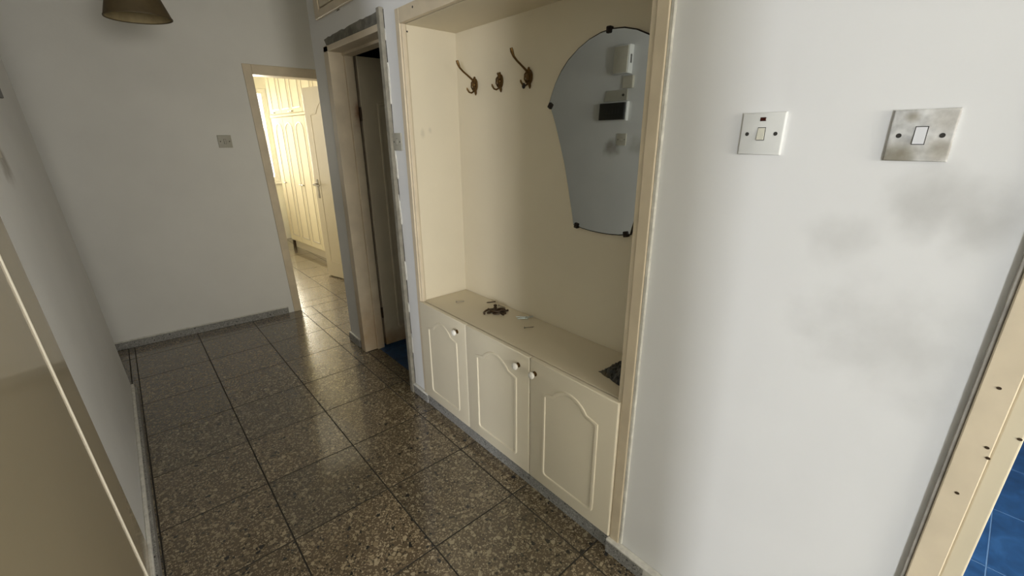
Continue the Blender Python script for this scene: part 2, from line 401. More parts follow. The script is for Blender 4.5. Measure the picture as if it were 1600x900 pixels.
# ------------------------------------------------------------------ room shell
S(MB().box(-4.3, 3.7, -3.3, 7.9, H, H+0.1).build('ceiling', M['ceiling']), 'white painted ceiling over the whole flat')
mb = MB(); x0, x1 = XW, XW+0.14
for y0, y1, z0, z1 in ((-3.0, -0.98, 0, H), (-0.98, -0.10, 2.05, H), (-0.10, 0.70, 0, H), (0.70, 2.045, 2.02, H), (2.045, 2.195, 0, H),
                       (2.195, 2.96, 2.045, H), (2.96, 3.20, 0, H)):
    mb.box(x0, x1, y0, y1, z0, z1)
wr = S(mb.build('wall_right', M['wall_right']), 'white painted right wall with smudges and a painted soft shadow below the switches')
mb = MB()
for y0, y1, z0, z1 in ((1.80, 3.35, 0, H), (0.60, 1.80, 2.12, H), (0.56, 0.66, 0, H), (-0.19, 0.56, 2.1, H), (-0.66, -0.19, 0, H), (-1.5, -0.66, 2.1, H), (-3.0, -1.5, 0, H)):  # near-end pier and openings are unseen, added to shape the light
    mb.box(XL-0.12, XL, y0, y1, z0, z1, fn=left_shear)
wl = S(mb.build('wall_left', M['wall_left']), 'white painted left wall beside the gloss door')
# far wall with the bedroom doorway
FY = 4.198
mb = MB()
for a, b, z0, z1 in ((-1.6, 0.985, 0, H), (0.985, 1.89, 2.04, H), (1.89, 2.6, 0, H)):
    bb = bmesh.new(); bmesh.ops.create_cube(bb, size=1)
    for v in bb.verts: v.co = Vector(((a+b)/2+v.co.x*(b-a), FY+0.06+v.co.y*0.12, (z0+z1)/2+v.co.z*(z1-z0)))
    mb.add(bb, lambda x, y, z: (x-(0.030*z if 0.9 < x < 1.9 else 0), y-0.049*x, z))  # doorway edges sheared and wall turned in plan to match the view
S(mb.build('wall_far', M['wall']), 'white painted far wall around the bedroom doorway')
S(MB().box(-1.6, -0.30, 3.25, 3.349, 0, H, fn=lambda x, y, z: (x-(LEFT_SHEAR*z if x > -1 else 0), y, z)).build('wall_recess', M['wall']), 'white wall turning the corner behind the left wall')
S(MB().box(-1.72, -1.6, 3.25, 4.5, 0, H).build('wall_recess_end', M['wall']))
S(MB().box(2.6, 2.72, 3.1, 4.3, 0, H).build('wall_passage', M['wall']))
S(MB().box(1.26, 3.6, 3.10, 3.20, 0, H).build('wall_return', M['wall']))
mb = MB()
for a, b, c, d in ((-4.2, -3.6, 0, H), (-3.6, -2.9, 0, 0.25), (-3.6, -2.9, 2.25, H), (-2.9, -0.5, 0, H), (-0.5, 0.9, 0, 0.9), (-0.5, 0.9, 2.1, H), (0.9, 3.6, 0, H)):
    mb.box(a, b, -3.12, -3.0, c, d)
S(mb.build('wall_near', M['living']))
S(MB().box(-4.12, -4.0, -3.0, 3.35, 0, H).build('wall_unseen_living', M['living']))  # unseen room, added around the living-side light
S(MB().box(-4.0, -1.6, 3.25, 3.35, 0, H).build('wall_unseen_living_side', M['living']))
# bedroom shell
S(MB().box(0.18, 0.30, 4.3, 5.25, 0, H).box(0.18, 0.30, 6.55, 7.6, 0, H).box(0.18, 0.30, 5.25, 6.55, 0, 0.9).box(0.18, 0.30, 5.25, 6.55, 2.2, H).build('wall_bedroom_left', M['bedwall']))
S(MB().box(2.45, 2.57, 4.25, 7.6, 0, H).build('wall_bedroom_right', M['bedwall']))
S(MB().box(0.18, 0.75, 7.6, 7.72, 0, H).box(1.905, 2.57, 7.6, 7.72, 0, H).box(0.75, 1.905, 7.6, 7.72, 0, 0.90).box(0.75, 1.905, 7.6, 7.72, 2.22, H)
  .build('wall_bedroom_far', M['bedwall']), 'pale bedroom wall around the bright window')
# bathroom behind the stripped doorway, tiled blue room at the near right
bf = S(MB().box(1.215, 3.5, 2.19, 3.1, -0.02, -0.006).build('floor_bathroom', M['bath_tile_shaded']), 'dark blue tiled bathroom floor behind the stripped doorway')
tiled(bf, lambda u, v, d: (u, v, -0.006+d), 1.215, 2.2, 2.20, 3.085, 0.2, 0.2, 1.215, 2.05, M['blue_tile'])
wb = S(MB().box(3.5, 3.6, -1.6, 3.1, 0, H).build('wall_bathroom', M['blue_grout']))
S(MB().box(1.435, 3.5, 2.05, 2.18, 0, H).build('wall_bathroom_side', M['bath_tile_shaded']))
S(MB().box(1.26, 3.5, 3.085, 3.10, 0, H).build('wall_bathroom_end', M['bath_tile_shaded']))
kf = S(MB().box(1.23, 3.5, -1.6, 0.6, -0.02, -0.0012).build('floor_kitchen', M['blue_grout']), 'blue marbled tile floor of the room at the near right')
tiled(kf, lambda u, v, d: (u, v, -0.0012+d), 1.23, 3.5, -1.5, 0.3, 0.4, 0.4, 2.893, -0.262, M['blue_tile'], th=0.0012, gap=0.0018)
S(MB().box(1.26, 3.5, 0.3, 0.42, 0, H).build('wall_kitchen_side', M['wall']))
S(MB().box(1.26, 1.47, -1.62, -1.5, 0, H).box(2.23, 3.5, -1.62, -1.5, 0, H).box(1.47, 2.23, -1.62, -1.5, 0, 1.0).box(1.47, 2.23, -1.62, -1.5, 2.0, H).build('wall_kitchen_near', M['wall']))

# ------------------------------------------------------------------ skirtings
def sk(name, bx, fn=None, label=None):
    o = S(MB().box(*bx, bev=0.002, fn=fn).build(name, M['skirt']), label); return o
b1 = sk('baseboard_far', (-1.5, 0.915, FY-0.014, FY, 0, 0.056), lambda x, y, z: (x, y-0.049*x, z), 'grey terrazzo skirting along the far wall')
MB().box(-1.5, 0.915, FY-0.012, FY, 0.056, 0.064, bev=0.002, fn=lambda x, y, z: (x, y-0.049*x, z)).build('paint_lip', M['skirtpaint'], b1)
b2 = sk('baseboard_left', (XL, XL+0.024, 1.62, 3.352, 0, 0.048), left_shear, 'dark terrazzo skirting along the left wall')
MB().box(XL, XL+0.014, 1.62, 3.352, 0.048, 0.07, bev=0.004, fn=left_shear).build('paint_lip', M['skirtpaint'], b2)
b3 = sk('baseboard_right', (XW-0.026, XW, -0.036, 0.712, 0, 0.058), None, 'grey terrazzo skirting under the white right wall')
MB().box(XW-0.027, XW, -0.036, 0.713, 0.052, 0.066, bev=0.004).build('paint_lip', M['skirtpaint'], b3)
MB().box(XW-0.0272, XW-0.024, 0.10, 0.55, 0.02, 0.06, bev=0.001).build('paint_splash', M['skirtpaint'], b3)
b4 = sk('baseboard_strip', (XW-0.014, XW, 2.03, 2.19, 0, 0.052), None, 'short terrazzo skirting between doorway and alcove')
MB().box(XW-0.016, XW, 2.03, 2.192, 0.052, 0.066, bev=0.003).build('paint_lip', M['skirtpaint'], b4)
b5 = sk('baseboard_pier', (XW-0.014, XW, 3.015, 3.214, 0, 0.06), None, 'short terrazzo skirting at the end of the right wall')
MB().box(XW-0.012, XW, 3.015, 3.212, 0.06, 0.072, bev=0.003).build('paint_lip', M['skirtpaint'], b5)
sk('baseboard_pier_end', (XW-0.014, XW+0.9, 3.20, 3.214, 0, 0.06))

# ------------------------------------------------------------------ alcove (built-in niche with frame)
NB, N0, N1, NZ, ZT = 1.415, 0.72, 2.025, 2.0, 0.655
tn = thing('wall_alcove', 'cream panelled coat alcove above the shoe cabinet', 'alcove', (1.26, 1.37, 0), kind='structure')
MB().box(NB, NB+0.018, N0-0.018, N1+0.018, 0.0, NZ+0.018).build('back_panel', M['cream_niche'], tn)
MB().box(XW+0.0155, NB, N1, N1+0.018, 0.0, NZ+0.018).build('side_panel', M['cream_niche'], tn)
MB().box(XW+0.0155, NB, N0-0.018, N0, 0.0, NZ+0.018).build('side_panel', M['cream_niche'], tn)
MB().box(XW+0.0155, NB, N0, N1, NZ, NZ+0.018).build('top_panel', M['cream_niche'], tn)
for yy, zz in ((2.008, 1.978),):
    MB().lathe([(0.0001, 0.001), (0.004, 0.001), (0.004, 0)], (1.145, N1-0.001, 1.972), (0, -1, 0), 10).build('nail_hole', M['hole'], tn)
tf = thing('trim_1', 'cream wooden frame around the coat alcove', 'frame', (1.11, 1.37, 0), kind='structure')
MB().box(1.108, 1.13, 0.668, 0.705, 0.055, 2.062, bev=0.003, seg=2).box(1.112, 1.135, 0.703, 0.722, 0.055, 2.0, bev=0.002).build('casing', M['cream_frame'], tf)
MB().box(1.108, 1.13, 2.018+0.008, 2.062, 0.055, 2.062, bev=0.003, seg=2).box(1.114, 1.135, 2.014, 2.03, 0.055, 2.0, bev=0.002).build('casing', M['cream_frame'], tf)
hd = MB().box(1.108, 1.13, 0.705, 2.026, 2.0, 2.062, bev=0.003, seg=2).build('head_casing', M['cream_frame'], tf)
MB().lathe([(0.0001, 0.001), (0.005, 0.001), (0.005, 0)], (1.1085, 1.897, 2.04), (-1, 0, 0), 10).build('nail_hole', M['hole'], hd)
MB().box(1.112, 1.121, 0.655, 0.669, 0.066, H-0.1, bev=0.003).build('filler_strip', M['chipped'], tf)

# ------------------------------------------------------------------ shoe cabinet
DX = 1.10
tcab = thing('shoe_cabinet', 'low cream three-door cabinet built into the alcove', 'cabinet', (1.26, 1.37, 0))
MB().box(1.126, NB-0.002, N0-0.006, N1-0.002, 0.068, 0.634).build('body', M['cream_door'], tcab)
MB().box(1.113, 1.135, 0.70, 2.035, 0.0, 0.068).build('plinth', M['skirt'], tcab)
def cathedral(u0, u1, v0, v1, pk, r=0.02, sh=0.05):
    """panel outline: rounded foot, shoulders, arched head"""
    pts = []
    for k in range(5):
        a = pi+pi/2*k/4; pts.append((u0+r+r*math.cos(a), v0+r+r*math.sin(a)))
    for k in range(5):
        a = 1.5*pi+pi/2*k/4; pts.append((u1-r+r*math.cos(a), v0+r+r*math.sin(a)))
    pts.append((u1, v1)); pts.append((u1-sh*0.45, v1+0.006))
    n = 14
    for k in range(n+1):
        t = k/n; u = u1-sh-(u1-u0-2*sh)*t
        pts.append((u, v1+0.012+(pk-v1-0.012)*math.sin(pi*t)**0.75))
    pts.append((u0+sh*0.45, v1+0.006)); pts.append((u0, v1))
    return pts
XM = lambda u, v, d: (DX-d, u, v)                       # facing the hall from the right wall
def cab_door(y0, y1, ky, label):
    d = MB()
    d.prism([(y0, 0.070), (y1, 0.070), (y1, 0.657), (y0, 0.657)], -0.020, 0.0, XM, bev=0.006, seg=3)
    d = d.build('door', M['cream_door'], tcab, smooth=True); d['label'] = label
    MB().bead(cathedral(y0+0.085, y1-0.085, 0.13, 0.525, 0.585), 0.0085, 0.006, XM, d0=-0.0005).build('panel_moulding', M['cream_door'], d, smooth=True)
    MB().lathe([(0.011, 0), (0.011, 0.002), (0.006, 0.004), (0.0055, 0.012), (0.006, 0.013)], (DX, ky, 0.598), (-1, 0, 0), 20) \
        .build('knob_stem', M['brass'], d, smooth=True)
    MB().lathe([(0.006, 0.012), (0.0135, 0.016), (0.0155, 0.021), (0.0135, 0.027), (0.007, 0.030), (0.0, 0.031)], (DX, ky, 0.598), (-1, 0, 0), 20) \
        .build('knob', M['knob'], d, smooth=True)
    return d
cab_door(1.5955, 2.030, 1.665, 'farthest cabinet door, knob at its near edge')
cab_door(1.1455, 1.5925, 1.212, 'middle cabinet door, knob at its near edge')
cab_door(0.709, 1.1425, 1.112, 'nearest cabinet door, knob at its far edge')
wt = MB().box(1.1285, NB-0.001, N0+0.001, N1-0.001, 0.6345, ZT+0.001, bev=0.002).build('cabinet_top', M['cream_niche'])
tag(wt, 'cream board lying on the three-door cabinet inside the alcove', 'shelf')
ZS = ZT+0.001

# ------------------------------------------------------------------ coat hooks
def coat_hook(y, label, long_arm=True, ball=False):
    t = thing('coat_hook', label, 'hook', (NB, y, 1.75), 'coat hooks on the alcove back')
    b = MB(); bx = NB
    ov = [(y+0.020*math.cos(2*pi*k/20), 1.753+0.030*math.sin(2*pi*k/20)) for k in range(20)]
    b.prism(ov, 0, 0.006, lambda u, v, d: (bx-d, u, v), bev=0.003)
    b.lathe([(0.010, 0.004), (0.012, 0.010), (0.009, 0.016), (0.0, 0.018)], (bx, y, 1.753), (-1, 0, 0), 12)
    for s in (-1, 1):
        b.tube([(bx-0.004, y+s*0.012, 1.775), (bx-0.008, y+s*0.021, 1.765), (bx-0.009, y+s*0.022, 1.745), (bx-0.006, y+s*0.013, 1.73)], 0.0035, 6)
    b.tube([(bx-0.004, y, 1.79), (bx-0.006, y, 1.775), (bx-0.006, y, 1.74)], [0.004, 0.008, 0.007], 8)
    b.tube([(bx-0.005, y-0.004, 1.73), (bx-0.006, y-0.008, 1.715), (bx-0.004, y-0.006, 1.706)], [0.007, 0.006, 0.002], 8)
    b.build('backplate', M['brass'], t, smooth=True)
    if long_arm:
        pts = [(bx-0.004, y, 1.765), (bx-0.022, y, 1.778), (bx-0.045, y, 1.792), (bx-0.072, y, 1.808), (bx-0.090, y, 1.822), (bx-0.100, y, 1.840), (bx-0.104, y, 1.852)]
        MB().tube(pts, [0.006, 0.005, 0.0045, 0.0045, 0.005, 0.0075, 0.006], 8).build('hat_arm', M['brass'], t, smooth=True)
    else:
        MB().tube([(bx-0.004, y, 1.765), (bx-0.010, y, 1.778), (bx-0.018, y, 1.786)], [0.006, 0.006, 0.005], 8).build('hat_arm', M['brass'], t, smooth=True)
    low = MB().tube([(bx-0.004, y, 1.738), (bx-0.012, y, 1.724), (bx-0.026, y, 1.716), (bx-0.040, y, 1.719), (bx-0.050, y, 1.731), (bx-0.052, y, 1.738)],
              [0.0045, 0.004, 0.0038, 0.0038, 0.0045, 0.003], 8).build('coat_prong', M['brass'], t, smooth=True)
    if ball:
        b = bmesh.new(); bmesh.ops.create_icosphere(b, subdivisions=2, radius=0.008)
        m = MB(); m.add(b, lambda x, yy, z: (bx-0.034+x, y+yy, 1.7155+z*1.5)); o = m.build('dark_cap', M['clip'], t, smooth=True); o['label'] = 'black bead on the lower prong'
coat_hook(1.873, 'brass coat hook with long upper arm, beside the alcove corner')
coat_hook(1.681, 'brass coat hook with its upper arm broken off to a stub', long_arm=False)
coat_hook(1.489, 'brass coat hook with long upper arm, nearest the mirror', ball=True)

# ------------------------------------------------------------------ mirror
YC = 1.06
half = [(0.0, 1.861), (0.05, 1.857), (0.10, 1.843), (0.15, 1.820), (0.20, 1.787), (0.235, 1.752), (0.265, 1.708), (0.285, 1.666), (0.295, 1.640),
        (0.283, 1.615), (0.256, 1.555), (0.228, 1.480), (0.200, 1.400), (0.176, 1.310), (0.156, 1.230), (0.140, 1.160)]
bot = [(0.09, 1.151), (0.045, 1.147), (0.0, 1.146)]
out = [(YC+u, z) for u, z in half+bot]+[(YC-u, z) for u, z in (half+bot)[::-1] if u > 0]
tm = thing('wall_mirror', 'frameless fan-shaped mirror held by dark clips in the alcove', 'mirror', (NB, YC, 1.15))
MB().prism(out, 0.010, 0.0135, lambda u, v, d: (NB-d, u, v), bev=0.0012, seg=1).build('glass', M['mirror'], tm)
MB().prism([(YC+(u-YC)*1.014, 1.5+(v-1.5)*1.012) for u, v in out], 0.003, 0.0098, lambda u, v, d: (NB-d, u, v)).build('backing', M['clip'], tm)
for cy_, cz, rz in ((YC+0.012, 1.862, 0), (YC+0.288, 1.630, 0.6), (YC-0.288, 1.630, -0.6), (YC+0.122, 1.157, 0.2), (YC-0.122, 1.157, -0.2)):
    c = MB()
    R = Matrix.Rotation(rz, 3, 'X')
    bb = bmesh.new(); bmesh.ops.create_cube(bb, size=1); bmesh.ops.bevel(bb, geom=list(bb.edges), offset=0.12, segments=1, affect='EDGES')
    def f(x, y, z):
        v = R @ Vector((0, y*0.019, z*0.022)); return (NB-0.0105+x*0.021, cy_+v.y, cz+v.z)
    c.add(bb, f)
    c.lathe([(0.0, 0.004), (0.004, 0.003), (0.006, 0)], (NB-0.020, cy_, cz), (-1, 0, 0), 10)
    c.build('clip', M['clip'], tm, smooth=True)

# ------------------------------------------------------------------ switch plates
def switch(fn, u, v, label, plate, rocker, group=None, size=0.088, neon=False, loc=(0, 0, 0), rock=True, rw=0.015, rh=0.026, hole='hole', sunk=0.0):
    t = thing('light_switch', label, 'switch', loc, group)
    h = size/2
    MB().prism([(u-h, v-h), (u+h, v-h), (u+h, v+h), (u-h, v+h)], 0, 0.008, fn, bev=0.003, seg=3).build('plate', M[plate], t, smooth=True)
    if rock:
        MB().prism([(u-rw/2-0.001, v-rh/2-0.001), (u+rw/2+0.001, v-rh/2-0.001), (u+rw/2+0.001, v+rh/2+0.001), (u-rw/2-0.001, v+rh/2+0.001)], 0.0078, 0.0083, fn).build('rocker_slot', M['hole'], t)
        b = MB(); w2 = rw/2-0.0004; h2 = rh/2-0.0004
        pts = [(u-w2, v-h2, 0.008), (u+w2, v-h2, 0.008), (u+w2, v+h2, 0.008), (u-w2, v+h2, 0.008), (u-w2, v-h2, 0.0125), (u+w2, v-h2, 0.0125), (u+w2, v+h2, 0.0095), (u-w2, v+h2, 0.0095)]
        b.poly(pts, [(4, 5, 6, 7), (0, 1, 5, 4), (1, 2, 6, 5), (2, 3, 7, 6), (3, 0, 4, 7)], fn).build('rocker', M[rocker], t)
    for s in (-1, 1):
        o = Vector(fn(u+s*0.030, v, 0.0079)); a = Vector(fn(u+s*0.030, v, 1.0))-o
        sc_ = MB().lathe([(0.0042, 0.0), (0.0042, 0.0006), (0.0032, 0.0005), (0.0, 0.0003)], o, a, 14).build('screw', M[hole], t)
    if neon:
        MB().prism([(u-0.0065, v+0.027), (u+0.0065, v+0.027), (u+0.0065, v+0.035), (u-0.0065, v+0.035)], 0.0075, 0.0092, fn, bev=0.0008, seg=1).build('indicator', M['neon'], t)
    return t
FW = lambda u, v, d: (XW-d, u, v)
switch(FW, 0.410, 1.509, 'white wall switch with red indicator window, nearest the alcove', 'switch', 'rocker_y', neon=True, loc=(XW, 0.410, 1.46), hole='hole', size=0.090)
switch(FW, 0.138, 1.503, 'grimy white wall switch with stained plate, near the blue room', 'switch_old', 'rocker', loc=(XW, 0.138, 1.46), size=0.090, rw=0.0165, rh=0.030)
switch(FW, 2.150, 1.491, 'pale switch plate on the narrow strip beside the stripped doorway', 'grey_plastic', 'grey_plastic', loc=(XW, 2.15, 1.45), rh=0.03, size=0.086)
ffar = lambda u, v, d: (u, FY-0.049*u-d, v)
switch(ffar, 0.689, 1.496, 'small greyish switch plate on the far wall beside the bedroom door', 'grey_plastic', 'grey_plastic', loc=(0.689, FY-0.034, 1.45), size=0.092, rh=0.034, rw=0.013)
fl_l = lambda u, v, d: (XL-LEFT_SHEAR*v+d, u, v)
switch(fl_l, 2.17, 1.495, 'off-white switch plate below the fuse box on the left wall', 'box_beige', 'box_beige', loc=(XL-LEFT_SHEAR*1.49, 2.17, 1.45), size=0.09)

# fuse box, meter box and bell box on the left wall (seen in the mirror)
tb = thing('fuse_box', 'white fuse box with smoked dark lid on the left wall', 'fuse box', (XL-LEFT_SHEAR*1.64, 2.26, 1.63))
MB().prism([(2.13, 1.635), (2.38, 1.635), (2.38, 1.775), (2.13, 1.775)], 0, 0.030, fl_l, bev=0.004).build('case', M['switch'], tb, smooth=True)
MB().prism([(2.14, 1.642), (2.378, 1.642), (2.378, 1.768), (2.14, 1.768)], 0.0302, 0.050, fl_l, bev=0.004).build('lid', M['smoke'], tb, smooth=True)
for k in range(5):
    MB().prism([(2.19+k*0.028, 1.69), (2.205+k*0.028, 1.69), (2.205+k*0.028, 1.725), (2.19+k*0.028, 1.725)], 0.0502, 0.0525, fl_l, bev=0.001).build('breaker', M['smoke'], tb)
cb = MB().prism([(2.15, 1.782), (2.37, 1.782), (2.35, 1.862), (2.15, 1.862)], 0, 0.012, fl_l, bev=0.003).build('cover_panel', M['grey_plastic'])
tag(cb, 'grey blank cover plate above the fuse box on the left wall', 'panel')
MB().prism([(2.185+0.010*math.cos(k*pi/6), 1.822+0.010*math.sin(k*pi/6)) for k in range(12)], 0.0121, 0.016, fl_l).build('dark_button', M['hole'], cb)
db = MB().prism([(2.105, 1.868), (2.195, 1.868), (2.195, 1.955), (2.105, 1.955)], 0, 0.022, fl_l, bev=0.004).build('junction_box', M['box_beige'])
tag(db, 'small square beige junction box between meter box and fuse box', 'box')
mb_ = thing('meter_box', 'beige meter box highest on the left wall above the junction box', 'box', (XL-LEFT_SHEAR*1.97, 2.2, 1.965))
MB().prism([(2.135, 1.97), (2.275, 1.97), (2.275, 2.165), (2.135, 2.165)], 0, 0.055, fl_l, bev=0.006).build('case', M['switch'], mb_, smooth=True)
MB().prism([(2.143, 1.976), (2.268, 1.976), (2.268, 2.158), (2.143, 2.158)], 0.0552, 0.062, fl_l, bev=0.003).build('cover', M['box_beige'], mb_, smooth=True)
MB().box(XL-LEFT_SHEAR*2.07+0.018, XL-LEFT_SHEAR*2.07+0.034, 2.1335, 2.1352, 2.04, 2.10).build('slot', M['hole'], mb_)

# ------------------------------------------------------------------ gloss door in the left wall
td = thing('door_1', 'cream high-gloss entrance door in the left wall', 'door', (XL, 1.2, 0), kind='structure')
MB().box(XL-0.10, XL+0.004, 1.640, 1.830, 0, 2.12, bev=0.002, fn=left_shear).build('door_post', M['gloss_door'], td)
MB().box(XL-0.10, XL+0.004, 0.60, 0.70, 0, 2.12, bev=0.002, fn=left_shear).build('door_post', M['gloss_door'], td)
MB().box(XL-0.10, XL+0.004, 0.70, 1.640, 2.03, 2.12, bev=0.002, fn=left_shear).build('door_head', M['gloss_door'], td)
lf = MB().box(XL-0.045, XL+0.002, 0.703, 1.6275, 0.006, 2.028, bev=0.002, fn=left_shear).build('leaf', M['gloss_door'], td)
ep = paint('leaf_edge_paint', (0.86, 0.80, 0.66), 0.4)
MB().box(XL-0.02, XL+0.0055, 1.6275, 1.6335, 0.006, 2.028, fn=left_shear).build('leaf_edge', ep, lf)

# ------------------------------------------------------------------ stripped doorway to the bathroom
tj = thing('trim_2', 'stripped bathroom door frame with raw near post', 'frame', (1.19, 2.57, 0), kind='structure')
MB().box(1.108, 1.20, 2.918, 2.985, 0, 2.038, bev=0.003, seg=2).box(1.114, 1.13, 2.945, 3.005, 0.0, 2.0, bev=0.003).box(1.20, 1.255, 2.903, 2.985, 0, 2.025, bev=0.003).build('far_post', M['jamb'], tj)
MB().box(1.108, 1.22, 2.225, 2.985, 2.004, 2.036, bev=0.003, seg=2).box(1.19, 1.255, 2.225, 2.985, 1.99, 2.02, bev=0.002).build('head', M['jamb'], tj)
nr = MB().box(1.098, 1.25, 2.192, 2.226, 0, 2.098, bev=0.003).build('near_post', M['rawwood'], tj); nr['label'] = 'grey raw near post with paint stripped off'
# ragged raw render above the head and along the near post
mb = MB(); n = 22
top = [(2.205+(2.985-2.205)*k/n, 2.094-0.014*k/n+random.uniform(-0.004, 0.004)) for k in range(n+1)]
low = [(2.205+(2.955-2.205)*k/n, 2.041) for k in range(n+1)]
mb.prism(low+top[::-1], -0.002, 0.0015, FW); 
o = mb.build('raw_render', M['plaster'], wr); o['label'] = 'ragged strip of raw grey render above the door head'
MB().box(XW-0.0008, XW+0.02, 2.226, 2.945, 2.0355, 2.0425).build('gap', M['crack'], wr)
# broken plaster edge by the near post: a dark crack and chipped lumps
mb = MB(); k = 26
cr = []
for i in range(k+1):
    z = 0.06+(2.09-0.06)*i/k; cr.append((z, 2.1905-random.uniform(0.0005, 0.005)))
pts = [(y, z) for z, y in cr]+[(2.1935, 2.09), (2.1935, 0.06)]
MB().prism(pts, -0.001, 0.0012, FW).build('crack', M['crack'], wr)
for i in range(16):
    z = random.choice([random.uniform(1.55, 2.05), random.uniform(0.1, 1.4)]); hgt = random.uniform(0.05, 0.14); yy = 2.186+random.uniform(-0.003, 0.004)
    out_ = [(yy+random.uniform(-0.004, 0), z), (yy+0.005, z+0.01), (yy+random.uniform(0.002, 0.006), z+hgt*0.6), (yy+0.002, z+hgt), (yy-random.uniform(0.002, 0.006), z+hgt*0.7)]
    MB().prism(out_, 0, random.uniform(0.003, 0.007), FW).build('loose_plaster', M['chipped'], wr)
# bathroom door leaf, opened inwards against the far post
tl = thing('door_2', 'cream panelled bathroom door standing open behind the stripped frame', 'door', (1.275, 2.93, 0), kind='structure')
YB = 2.912
FB = lambda u, v, d: (u, YB-d, v)
lf2 = MB().prism([(1.276, 0.010), (2.02, 0.010), (2.02, 1.998), (1.276, 1.998)], -0.04, 0, FB, bev=0.003).build('leaf', M['leaf_bath'], tl)
MB().bead(cathedral(1.395, 1.905, 0.13, 1.72, 1.86, sh=0.09), 0.011, 0.008, FB, d0=-0.0005).build('panel_moulding', M['leaf_bath'], lf2, smooth=True)
for z in (0.28, 1.66):
    MB().tube([(1.266, YB-0.004, z-0.04), (1.266, YB-0.004, z+0.04)], 0.007, 10).build('hinge', M['bronze'], tl, smooth=True)

# ------------------------------------------------------------------ loft cupboard over the doorway
tc_ = thing('loft_cupboard', 'cream framed loft cupboard high above the bathroom doorway', 'cupboard', (XW, 2.5, 2.19))
mb = MB()
mb.box(1.104, XW, 2.975, 3.046, 2.188, 2.72, bev=0.003).box(1.104, XW, 1.98, 2.975, 2.188, 2.232, bev=0.003).box(1.104, XW, 1.9, 1.98, 2.188, 2.72, bev=0.003).box(1.104, XW, 1.98, 2.975, 2.66, 2.72, bev=0.003)
mb.build('frame', M['cream_frame'], tc_)
for a, b in ((2.445, 2.968), (1.985, 2.435)):
    dd = MB().prism([(a, 2.24), (b, 2.24), (b, 2.655), (a, 2.655)], 0.0, 0.012, FW, bev=0.004).build('door', M['cream'], tc_)
    MB().bead([(a+0.05, 2.29), (b-0.05, 2.29), (b-0.05, 2.61), (a+0.05, 2.61)], 0.006, 0.005, FW, d0=0.0115).build('panel_moulding', M['cream'], dd)
MB().prism([(2.70, 2.181), (2.745, 2.181), (2.735, 2.187), (2.705, 2.187)], 0, 0.0015, FW).build('chip', M['plaster'], tc_)

# ------------------------------------------------------------------ bedroom doorway, door, wardrobe and window
FS = 0.030
def fsh(x, y, z): return (x-FS*z, y-0.049*x, z)  # shears and skews the bedroom door frame to fit the camera view
t3 = thing('trim_3', 'cream door frame around the bright bedroom doorway', 'frame', (1.39, FY-0.06, 0), kind='structure')
MB().box(0.962, 1.024, FY-0.007, FY+0.12, 0, 2.062, bev=0.003, seg=2, fn=fsh).build('post', M['cream_frame'], t3)
MB().box(1.845, 1.92, FY-0.007, FY+0.13, 0, 2.062, bev=0.003, seg=2, fn=fsh).build('post', M['cream_frame'], t3)
MB().box(1.024, 1.845, FY-0.007, FY+0.13, 1.990, 2.062, bev=0.003, seg=2, fn=fsh).build('head', M['cream_frame'], t3)
# open leaf
hx, hy = 1.80, 4.30; ax = Vector((1.612-hx, 5.095-hy, 0)); LW = ax.length; ax.normalize(); nrm = Vector((-ax.y, ax.x, 0))
if nrm.x > 0: nrm = -nrm
FLf = lambda u, v, d: tuple(Vector((hx, hy, v))+ax*u+nrm*d)
t4 = thing('door_3', 'cream panelled bedroom door standing open with lever handle', 'door', (hx, hy, 0), kind='structure')
lf3 = MB().prism([(0, 0.012), (LW, 0.012), (LW, 2.01), (0, 2.01)], -0.04, 0.0, FLf, bev=0.003).build('leaf', M['cream'], t4)
MB().bead(cathedral(0.11, LW-0.10, 0.18, 1.75, 1.90, sh=0.10), 0.008, 0.006, FLf, d0=-0.0005).build('panel_moulding', M['cream'], lf3, smooth=True)
hb = MB().prism([(LW-0.065, 0.90), (LW-0.035, 0.90), (LW-0.035, 1.10), (LW-0.065, 1.10)], 0, 0.006, FLf, bev=0.003).build('handle_plate', M['steel'], lf3)
MB().tube([FLf(LW-0.05, 1.05, 0.004), FLf(LW-0.05, 1.05, 0.045), FLf(LW-0.058, 1.05, 0.055), FLf(LW-0.09, 1.048, 0.056), FLf(LW-0.16, 1.042, 0.052)], [0.008, 0.008, 0.009, 0.008, 0.006], 10) \
    .build('lever', M['steel'], lf3, smooth=True)
# wardrobe
wx, wy = 1.752, 6.97; wa = Vector((1.852-1.742, 5.875-7.2, 0)).normalized(); wn = Vector((wa.y, -wa.x, 0))
if wn.x > 0: wn = -wn
FWd = lambda u, v, d: tuple(Vector((wx, wy, v))+wa*u+wn*d)
t5 = thing('wardrobe', 'tall cream wardrobe with arched doors seen in the bright bedroom', 'wardrobe', (wx+0.3, wy-0.9, 0))
WL = 1.74
MB().prism([(0, 0.10), (WL, 0.10), (WL, 2.55), (0, 2.55)], -0.55, -0.02, FWd).build('body', M['bedroom'], t5)
MB().prism([(0.03, 0.0), (WL, 0.0), (WL, 0.10), (0.03, 0.10)], -0.5, -0.03, FWd).build('plinth', M['cream'], t5)
MB().prism([(0, 1.795), (WL, 1.795), (WL, 1.825), (0, 1.825)], -0.02, 0.014, FWd, bev=0.005).build('cornice_rail', M['bedroom'], t5)
WD = 0.340; st = 0.065
